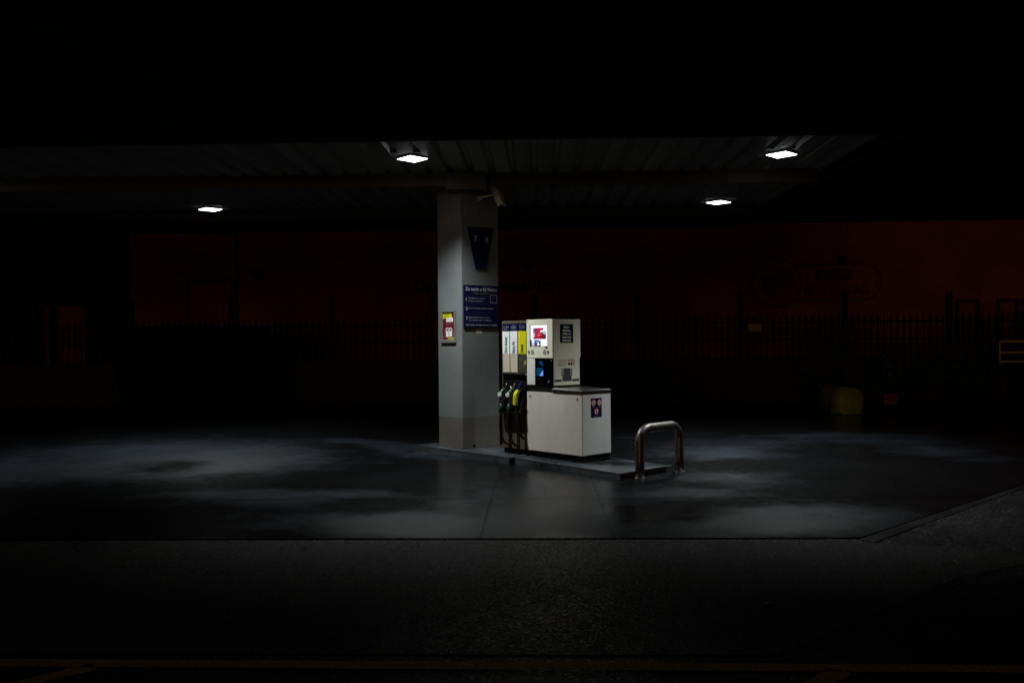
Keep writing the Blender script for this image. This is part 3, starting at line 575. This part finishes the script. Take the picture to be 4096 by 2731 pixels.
# sleeves and hoses
def smooth(P, n=8):
    out = []; 
    for i in range(len(P)-1):
        p0 = P[max(i-1, 0)]; p1 = P[i]; p2 = P[i+1]; p3 = P[min(i+2, len(P)-1)]
        for k in range(n):
            t = k/n; out.append(0.5*((2*p1)+(p2-p0)*t+(2*p0-5*p1+4*p2-p3)*t*t+(3*p1-p0-3*p2+p3)*t**3))
    return out+[P[-1]]
for (x0, y0), (x1, y1), hp in (((2005, 1613), (2003, 1652), [(2003, 1650), (2001, 1700), (2006, 1745), (2020, 1768), (2038, 1778)]), ((2036, 1616), (2035, 1655), [(2035, 1653), (2032, 1705), (2040, 1750), (2054, 1773), (2068, 1784)])):
    g = MB(); g.tube([LP(x0, y0, .13), LP((x0+x1)/2, (y0+y1)/2, .13), LP(x1, y1, .13)], [.020, .022, .017], 'green_plastic', 14); sl_ = pump.part('hose_sleeve', g)
    g = MB(); g.tube(smooth([LP(px, py, d) for (px, py), d in zip(hp, (.13, .13, .11, .08, .04))]), .017, 'rubber', 12); pump.part('hose', g)
g = MB(); g.tube(smooth([LP(px, py, d) for (px, py), d in zip([(2066, 1622), (2070, 1690), (2079, 1730), (2090, 1748), (2099, 1757)], (.11, .12, .10, .07, .04))]), .017, 'rubber', 12); pump.part('hose', g)
g = MB(); g.tube([LP(2102, 1630, .02), LP(2102, 1630, .035)], .009, 'aluminium', 12); pump.part('button', g); g = MB(); g.tube([LP(2073, 1622, .1), LP(2073, 1622, .115)], .007, 'steel', 10); pump.part('button', g)

# ------------------------------------------------------------------ hoop bollard
t = Thing('hoop_bollard', 'bent steel tube hoop guarding the end of the pump island', 'bollard', (8.79, 6.95, 0), TH)
xa, xb, zt, rc = 8.395, 9.165, .590, .17; P = [(xa, 6.95, -.02), (xa, 6.95, .2), (xa, 6.95, zt-rc)]
for k in range(1, 11): a = pi/2*k/10; P.append((xa+rc-rc*cos(a), 6.95, zt-rc+rc*sin(a)))
P += [(xa+.3, 6.95, zt), (xb-.3, 6.95, zt)]
for k in range(0, 11): a = pi/2*k/10; P.append((xb-rc+rc*sin(a), 6.95, zt-rc+rc*cos(a)))
P += [(xb, 6.95, .2), (xb, 6.95, -.02)]
g = MB(); g.tube(P, .056, 'hoop_steel', 28); t.part('tube', g)
for x in (xa, xb): g = MB(); g.tube([(x, 6.95, .001), (x, 6.95, .010)], .068, 'hoop_steel', 24); t.part('foot_ring', g)

# ------------------------------------------------------------------ canopy
can = Thing('station_canopy', 'long flat petrol station canopy with ribbed metal underside', 'canopy', (-5, 14.2, 4.1))
CX0, CX1, CY0, CY1 = -19.0, 4.10, 10.82, 17.70; ZS = 4.10
g = MB(); pr = []; x = CX0
while x < CX1-.3:
    pr += [(x, ZS), (x+.185, ZS), (x+.225, ZS+.055), (x+.262, ZS+.055)]; x += .302
pr.append((x, ZS)); pr.append((CX1, ZS))
for (xa_, za), (xb_, zb) in zip(pr, pr[1:]): g.poly([(xa_, CY0, za), (xb_, CY0, zb), (xb_, CY1, zb), (xa_, CY1, za)], 'soffit' if False else 'beam_paint')
mat('soffit', (0.155, 0.15, 0.132), 0.45, var=0.35, scale=1.6, stretch=(3, .25, 1), rvar=.1); g.mats = ['soffit']
can.part('ribbed_soffit', g)
g = MB(); g.box((CX0, CY0, ZS+.06), (CX1, CY1, ZS+.2), 'deck_dark'); can.part('roof_deck', g)
g = MB(); g.box((CX0-.1, CY0-.10, ZS-.03), (CX1+.5, CY0-.002, 7.0), 'canopy_dark'); can.part('front_fascia_shade', g)  # its unseen upper part is added to shade the wall from the low sun
g = MB(); g.box((CX0-.1, CY1+.002, 3.86), (CX1-.2, CY1+.10, 5.3), 'canopy_dark'); can.part('rear_fascia', g)
g = MB(); g.box((CX1+.35, CY0, ZS+.06), (CX1+.5, CY1, 7.0), 'canopy_dark'); g.box((CX1+.002, CY0, ZS+.03), (CX1+.349, CY1, ZS+.06), 'beam_paint'); g.box((CX1+.12, CY0, ZS-.03), (CX1+.20, CY1-.3, ZS+.03), 'dark_metal'); g.box((CX1+.349, CY0, ZS), (CX1+.36, CY1, ZS+.06), 'beam_paint'); can.part('side_fascia_shade', g)  # outer panel likewise raised out of sight, added height to shade the wall
for y in (13.07, 16.35):
    g = MB(); g.box((CX0, y, ZS-.185), (CX1-.06, y+.12, ZS-.173), 'beam_paint'); g.box((CX0, y+.05, ZS-.173), (CX1-.06, y+.062, ZS-.013), 'beam_paint'); g.box((CX0, y, ZS-.013), (CX1-.06, y+.12, ZS-.001), 'beam_paint'); g.box((CX0, y+.012, ZS-.174), (CX1-.06, y+.02, ZS-.012), 'beam_paint'); can.part('beam', g)
g = MB(); g.box((-1.30, 12.93, 3.845), (-.73, 14.0, 4.098), 'beam_paint'); can.part('column_head', g)
for x0, x1, y in ((-6.3, -5.9, 17.60), (3.05, 3.75, 17.58)): g = MB(); g.tube([(x0, y, 3.80), (x1, y, 3.80)], .018, 'deck_dark', 8); g.tube([(x1, y, 3.80), (x1, y, 3.95)], .018, 'deck_dark', 8); can.part('cable_pipe', g)

def make_lamp():
    T = Thing('canopy_lamp', 'x', 'lamp', (0, 0, 0), 0.0, 'lamps under the canopy')
    g = MB(); g.box((-.26, -.26, -.02), (.26, .26, .18), 'housing'); T.part('housing', g, bevel=.01)
    g = MB(); R = .205; n = 4; C = [(R*cos(pi/2*k), R*1.05*sin(pi/2*k)) for k in range(4)]; levels = [(1.0, -.0488), (.93, -.056), (.001, -.070)]
    for (s0, z0), (s1, z1) in zip(levels, levels[1:]):
        for k in range(4):
            a, b = C[k], C[(k+1) % 4]; g.poly([(a[0]*s0, a[1]*s0, z0), (b[0]*s0, b[1]*s0, z0), (b[0]*s1, b[1]*s1, z1), (a[0]*s1, a[1]*s1, z1)], 'lens_glow')
    T.part('glowing_lens', g)
    g = MB(); o_ = [(x*1.03, y*1.03) for x, y in C]; g.prism([(x, y, -.0485) for x, y in o_], [(x*1.02, y*1.02, -.0205) for x, y in o_], 'housing'); T.part('bezel', g)
    return T.e
def lamp_light(root):
    L = bpy.data.lights.new('lamp_beam', 'SPOT'); L.energy = LAMP_W; L.color = LAMP_COL; L.spot_size = radians(118); L.spot_blend = 1.0; L.shadow_soft_size = .06
    o = bpy.data.objects.new('lamp_beam', L); COL.objects.link(o); o.parent = root; o.location = (0, 0, -.105)
    return o
lamp0 = make_lamp()
spots = [(-1.64, 11.88, 4.125, 'nearer bright square lamp above left of the column'), (3.225, 11.94, 4.125, 'bright square lamp nearest the right end of the canopy'),
         (-5.47, 14.94, 3.95, 'far lamp in a hanging box on the left of the canopy'), (2.98, 14.86, 3.95, 'far lamp in a hanging box near the right end'),
         (-8.7, 12.0, 4.125, 'lamp under the canopy beyond the left edge of the picture')]
for i, (x, y, z, lab) in enumerate(spots):
    if i == 0: r = lamp0
    else:
        r = lamp0.copy(); COL.objects.link(r)
        for c in list(lamp0.children):
            if c.type == 'MESH': d = c.copy(); COL.objects.link(d); d.parent = r
    r.location = (x, y, z); r['label'] = lab
for r in [o for o in bpy.data.objects if o.name.startswith('canopy_lamp')]:
    q = lamp_light(r)
    if r.location.x < -8: q.data.energy *= .35

# ------------------------------------------------------------------ brick storage building
Y = 27.0
bl = Thing('storage_building', 'long red brick storage hall with black lettering behind the fence', 'building', (0, Y, 0))
g = MB(); g.box((-34, Y, -.01), (34, Y+12, 5.12), 'brick'); bl.part('brick_wall', g)
g = MB(); g.box((-34.1, Y-.08, 5.122), (34.1, Y+12.1, 5.36), 'dark_metal'); bl.part('roof_edge', g)
F = Frame((0, Y, 0), (1, 0, 0), (0, 0, 1), (0, -1, 0))
g = MB(); text(g, F, 'Opslagruimte vanaf 1m²', -3.70, 3.17, .34, .01, 'letter_black', width=4.36, bold=.03); bl.part('lettering', g)
g = MB(); ring(g, F, 7.12, 3.33, .68, .75, .012, 'letter_low_light', 48)
bar(g, F, 7.70, 3.86, 9.66, 3.86, .06, .010, 'letter_low_light'); bar(g, F, 7.70, 2.80, 9.66, 2.80, .06, .010, 'letter_low_light')
n = 20
for i in range(n):
    p, q = -pi/2+pi*i/n, -pi/2+pi*(i+1)/n; r0, r1 = .50, .56
    g.poly([F(9.66+r*cos(a), 3.33+r*sin(a), .011) for r, a in ((r0, p), (r1, p), (r1, q), (r0, q))], 'letter_low_light')
g.poly([F(gy(px, py, Y).x, gy(px, py, Y).z, .011) for px, py in ((3044, 1116), (3044, 1168), (3070, 1182), (3095, 1191), (3103, 1188), (3102, 1148), (3118, 1146), (3120, 1170), (3176, 1144), (3175, 1091), (3133, 1071))], 'letter_low_light')
n = 24; oc = [(8.80 + (.36 if cos(2*pi*i/n) > 0 else -.36)+.19*cos(2*pi*i/n), 3.555+.19*sin(2*pi*i/n)) for i in range(n)]
g.poly([F(a, b, .010) for a, b in oc], 'letter_low_light'); text(g, F, 'ALLSAFE', 8.80, 3.475, .16, .014, 'brick', align='C', width=.80, bold=.01)
text(g, F, 'MINI OPSLAG', 7.92, 2.97, .26, .012, 'letter_low_light', width=1.90, bold=.03); ring(g, F, 9.50, 3.66, .03, .045, .012, 'letter_low_light', 16)
bl.part('company_sign', g)
def dframe(a0, a1, zt, w):
    g = MB(); slabr(g, F, a0, .0, a0+w, zt, .0, .04, 'door_dark'); slabr(g, F, a0+w, zt-w, a1, zt, .0, .04, 'door_dark'); slabr(g, F, a1, 0, a1+w, zt, 0, .04, 'door_dark'); bl.part('door_frame', g)
dframe(-10.68, -9.30, 3.64, .12)
dframe(12.35, 12.95, 2.80, .10); dframe(13.55, 14.10, 2.80, .10)
g = MB(); g.tube([(-9.09, Y-.06, 0), (-9.09, Y-.06, 5.1)], .035, 'door_dark', 10); bl.part('downpipe', g)
for k, (px, py, lab) in enumerate(((1020, 1090, 'small dark floodlight on the brick wall at left'), (2108, 1057, 'small dark floodlight on the brick wall above the lettering'), (3368, 1036, 'small dark floodlight on the brick wall above the round logo'))):
    p = gy(px, py, Y-.15); T = Thing('wall_floodlight', lab, 'floodlight', (p.x, Y-.02, p.z), 0, 'floodlights on the brick wall')
    g = MB(); x, z = p.x, p.z; g.hexa([(x-.13, Y-.30, z-.10), (x+.13, Y-.30, z-.10), (x+.13, Y-.12, z-.02), (x-.13, Y-.12, z-.02), (x-.13, Y-.26, z), (x+.13, Y-.26, z), (x+.13, Y-.10, z+.08), (x-.13, Y-.10, z+.08)], 'dark_metal'); T.part('head', g)
    g = MB(); g.tube([(x, Y-.14, z), (x+.02, Y-.02, z-.12)], .015, 'dark_metal', 8); g.box((x-.02, Y-.035, z-.2), (x+.09, Y-.005, z-.08), 'dark_metal'); T.part('bracket', g)

# dark building at left with a passage
Y = 26.55; bd_ = Thing('dark_building', 'unlit black building at left with an open passage', 'building', (-18, Y, 0))
e = gy(478, 1000, Y).x; o0 = gy(118, 1224, Y); o1 = gy(339, 1300, Y); zt = o0.z
g = MB(); g.box((o1.x, Y, 0), (e, Y+.3, 6.2), 'dark_metal'); g.box((-32, Y, 0), (o0.x, Y+.3, 6.2), 'dark_metal'); g.box((o0.x, Y, zt), (o1.x, Y+.3, 6.2), 'dark_metal'); bd_.part('wall', g)
g = MB(); p = gy(157, 1300, Y-.1).x; g.box((p-.1, Y-.25, 0), (p+.1, Y-.003, zt), 'dark_metal'); bd_.part('passage_post', g)
g = MB(); g.box((-32.1, Y-.1, 6.2), (e+.1, Y+.4, 6.4), 'dark_metal'); bd_.part('roof', g)

# low wall and fence
Y = 24.0
lw = MB(); lw.box((-32, Y-.1, 0), (32, Y+.1, 1.17), 'base_wall'); lw = lw.build('low_wall', origin=(0, Y, 0)); tag(lw, 'low black wall under the railings', 'wall')
fe = Thing('railing_fence', 'dark vertical bar fence with tall posts before the brick hall', 'fence', (0, Y, 1.17))
xs = [-.071+2.724*k for k in range(-8, 8)]
for x in xs:
    g = MB(); g.box((x-.065, Y-.06, 1.172), (x+.065, Y+.06, 2.87), 'fence_paint'); fe.part('post', g)
for x in xs[:-1]:
    g = MB()
    for zz in (2.10, 1.65): g.box((x+.066, Y-.02, zz-.022), (x+2.658, Y+.02, zz+.022), 'fence_paint')
    for k in range(15):
        xp = x+.1703*(k+1); g.box((xp-.022, Y-.045, 1.172), (xp+.022, Y-.0205, 2.26), 'fence_paint'); g.prism([(xp-.022, Y-.045, 2.26), (xp+.022, Y-.045, 2.26), (xp+.022, Y-.0205, 2.26), (xp-.022, Y-.0205, 2.26)], [(xp-.002, Y-.04, 2.31), (xp+.002, Y-.04, 2.31), (xp+.002, Y-.025, 2.31), (xp-.002, Y-.025, 2.31)], 'fence_paint')
    fe.part('panel', g)
p0, p1 = gy(2994, 1296, Y-.06), gy(3046, 1325, Y-.06)
g = MB(); g.box((p0.x, Y-.065, p1.z), (p1.x, Y-.05, p0.z), 'fence_sign'); Fs = Frame((0, Y-.065, 0), (1, 0, 0), (0, 0, 1), (0, -1, 0))
for k, s_ in enumerate(('Verboden', 'toegang', 'art. 461')): text(g, Fs, s_, (p0.x+p1.x)/2, p0.z-.06-.055*k, .035, .002, 'print_black', align='C', width=.24)
tag(g.build('fence_sign', origin=((p0.x+p1.x)/2, Y-.065, p1.z)), 'small dull yellow notice fixed to the railings', 'sign')

# skip container
Y = 22.9; xl, xr, xb_ = -10.72, -7.15, -6.70; T = Thing('waste_container', 'black container with sloping ends before the fence at left', 'container', (-8.7, Y, 0))
g = MB(); g.prism([(xl+.35, Y-.8, .1), (xb_-.2, Y-.8, .1), (xb_-.2, Y+.8, .1), (xl+.35, Y+.8, .1)], [(xl, Y-.8, 2.03), (xr, Y-.8, 2.03), (xr, Y+.8, 2.03), (xl, Y+.8, 2.03)], 'dark_metal'); T.part('body', g)
g = MB()
for k in range(9): x = xl+.5+k*.36; g.box((x, Y-.86, .3), (x+.09, Y-.80, 1.95), 'dark_metal')
T.part('side_rib', g)
g = MB(); g.box((xl-.05, Y-.86, 2.032), (xr+.05, Y+.86, 2.10), 'dark_metal'); T.part('rim', g)
for x in (xl+.7, xr-.5): g = MB(); g.tube([(x, Y-.7, .06), (x, Y+.7, .06)], .06, 'dark_metal', 12); T.part('roller', g)

# bins and small things at right
def rounded(name, x0, x1, y0, y1, z0, z1, m, label, cat, group=None):
    T = Thing(name, label, cat, ((x0+x1)/2, (y0+y1)/2, z0), 0, group); cx, cy, cz = (x0+x1)/2, (y0+y1)/2, z0
    g = MB(); ns, nt_ = 28, 12; a, b, h = (x1-x0)/2, (y1-y0)/2, z1-z0; k0 = len(g.v); mi = g.mi(m)
    for j in range(nt_+1):
        t_ = j/nt_; zz = h*(t_ if t_ < .45 else .45+.55*sin((t_-.45)/.55*pi/2)); s_ = (.94+.06*t_/.45) if t_ < .45 else max(.02, cos((t_-.45)/.55*pi/2))**.55
        for i in range(ns):
            th = 2*pi*i/ns; c_, d_ = cos(th), sin(th); e_ = .6
            g.v.append(Vector((cx+a*s_*math.copysign(abs(c_)**e_, c_), cy+b*s_*math.copysign(abs(d_)**e_, d_), cz+zz)))
    for j in range(nt_):
        for i in range(ns): q = (i+1) % ns; g.f.append((k0+j*ns+i, k0+j*ns+q, k0+(j+1)*ns+q, k0+(j+1)*ns+i)); g.m.append(mi); g.smooth.append(True)
    g.f.append(tuple(k0+nt_*ns+i for i in range(ns))); g.m.append(mi); g.smooth.append(True)
    T.part('tub', g)
    g = MB(); g.box((x0+.04, y0+.04, z0-.0), (x1-.04, y1-.04, z0+.03), 'dark_metal'); T.part('foot', g)
    g = MB(); zb = z0+.45*h; g.box((cx-.06, y0-.012, zb), (cx+.06, y0+.006, zb+.02), m); T.part('catch', g)
p0, p1 = gz(3342, 1658), gz(3472, 1658)
rounded('grit_bin', p0.x, p1.x, p0.y, p0.y+.6, 0, .60, 'lime', 'lime yellow rounded grit bin on the dark ground at right', 'bin', 'rounded tubs beyond the forecourt')
p0, p1 = gz(3292, 1636), gz(3372, 1636)
rounded('grit_bin', p0.x, p1.x, p0.y, p0.y+.5, 0, .60, 'ochre', 'smaller dull brown rounded tub behind the lime yellow bin', 'bin', 'rounded tubs beyond the forecourt')
p0, p1 = gy(3534, 1573, 20), gy(3588, 1617, 20); T = Thing('marker_board', 'small reddish square board low on the ground at right', 'marker', ((p0.x+p1.x)/2, 20, 0))
g = MB(); g.box((p0.x, 19.97, p1.z), (p1.x, 19.99, p0.z), 'rust_red'); T.part('board', g)
g = MB(); g.tube([((p0.x+p1.x)/2-.05, 20.01, 0), ((p0.x+p1.x)/2-.05, 20.01, p0.z-.01)], .018, 'dark_metal', 8); T.part('stake', g)
T = Thing('yellow_rail', 'yellow tubular rail frame cut by the right edge of the picture', 'railing', (11.5, 20, 0)); q = gy(3999, 1365, 20)
for py in (1365, 1410, 1446): z = gy(4000, py, 20).z; g = MB(); g.tube([(q.x, 20, z), (q.x+2.6, 20, z)], .022 if py > 1370 else .028, 'rail_yellow', 10); T.part('rail', g)
for x in (q.x, q.x+1.3, q.x+2.6): g = MB(); g.tube([(x, 20, 0), (x, 20, 1.05)], .018, 'dark_metal', 10); g.tube([(x, 20, 1.05), (x, 20, q.z)], .018, 'rail_yellow', 10); T.part('leg', g)

# shrubs
def shrub(cx, cy, rx, h, n, name, label, cat, trunk=.25, ry=None):
    T = Thing(name, label, cat, (cx, cy, 0), 0, 'plants along the fence'); rnd = random.Random(int(cx*100))
    g = MB(); ry = ry or rx*.6; cl = [(cx+rnd.uniform(-.65, .65)*rx, cy+rnd.uniform(-.5, .5)*ry, h*rnd.uniform(.35, .82), rnd.uniform(.28, .5)) for _ in range(16)]
    for k in range(n):
        bx, by, bz, br = rnd.choice(cl); d = Vector((rnd.gauss(0, 1), rnd.gauss(0, 1), rnd.gauss(0, 1))).normalized()*br*rnd.uniform(.6, 1.0)
        p = Vector((bx+d.x*rx, by+d.y*ry, min(h, bz+d.z*h*.5))); s = rnd.uniform(.03, .06)
        a = Vector((rnd.uniform(-1, 1), rnd.uniform(-1, 1), rnd.uniform(-1, 1))).normalized(); b = a.cross(Vector((rnd.uniform(-1, 1), rnd.uniform(-1, 1), rnd.uniform(-1, 1)))).normalized()
        if p.z < .05: continue
        g.poly([p-a*s, p+b*s*.5, p+a*s, p-b*s*.5], 'leaf')
    T.part('foliage', g)
    g = MB()
    for k in range(5): e = cl[k]; g.tube([(cx+rnd.uniform(-.05, .05), cy, -.02), ((cx+e[0])/2, (cy+e[1])/2, e[2]*.6), (e[0], e[1], e[2])], [.04, .025, .01], 'dark_metal', 7)
    T.part('stems', g)
shrub(gy(3350, 1400, 22).x, 22.3, .85, 2.02, 4200, 'shrub', 'round dark shrub left of the other shrubs at right', 'shrub')
shrub(gy(3660, 1400, 22).x, 22.5, .95, 1.60, 3200, 'shrub', 'low dark shrub between the rounder shrub and the right end', 'shrub')
shrub(gy(3930, 1400, 22).x, 22.6, 1.0, 1.62, 3200, 'shrub', 'dark shrub behind the yellow rail frame', 'shrub')
shrub(gy(4150, 1300, 22).x, 22.0, .62, 3.0, 3200, 'tall_shrub', 'tall dark shrub at the right edge of the picture', 'shrub')
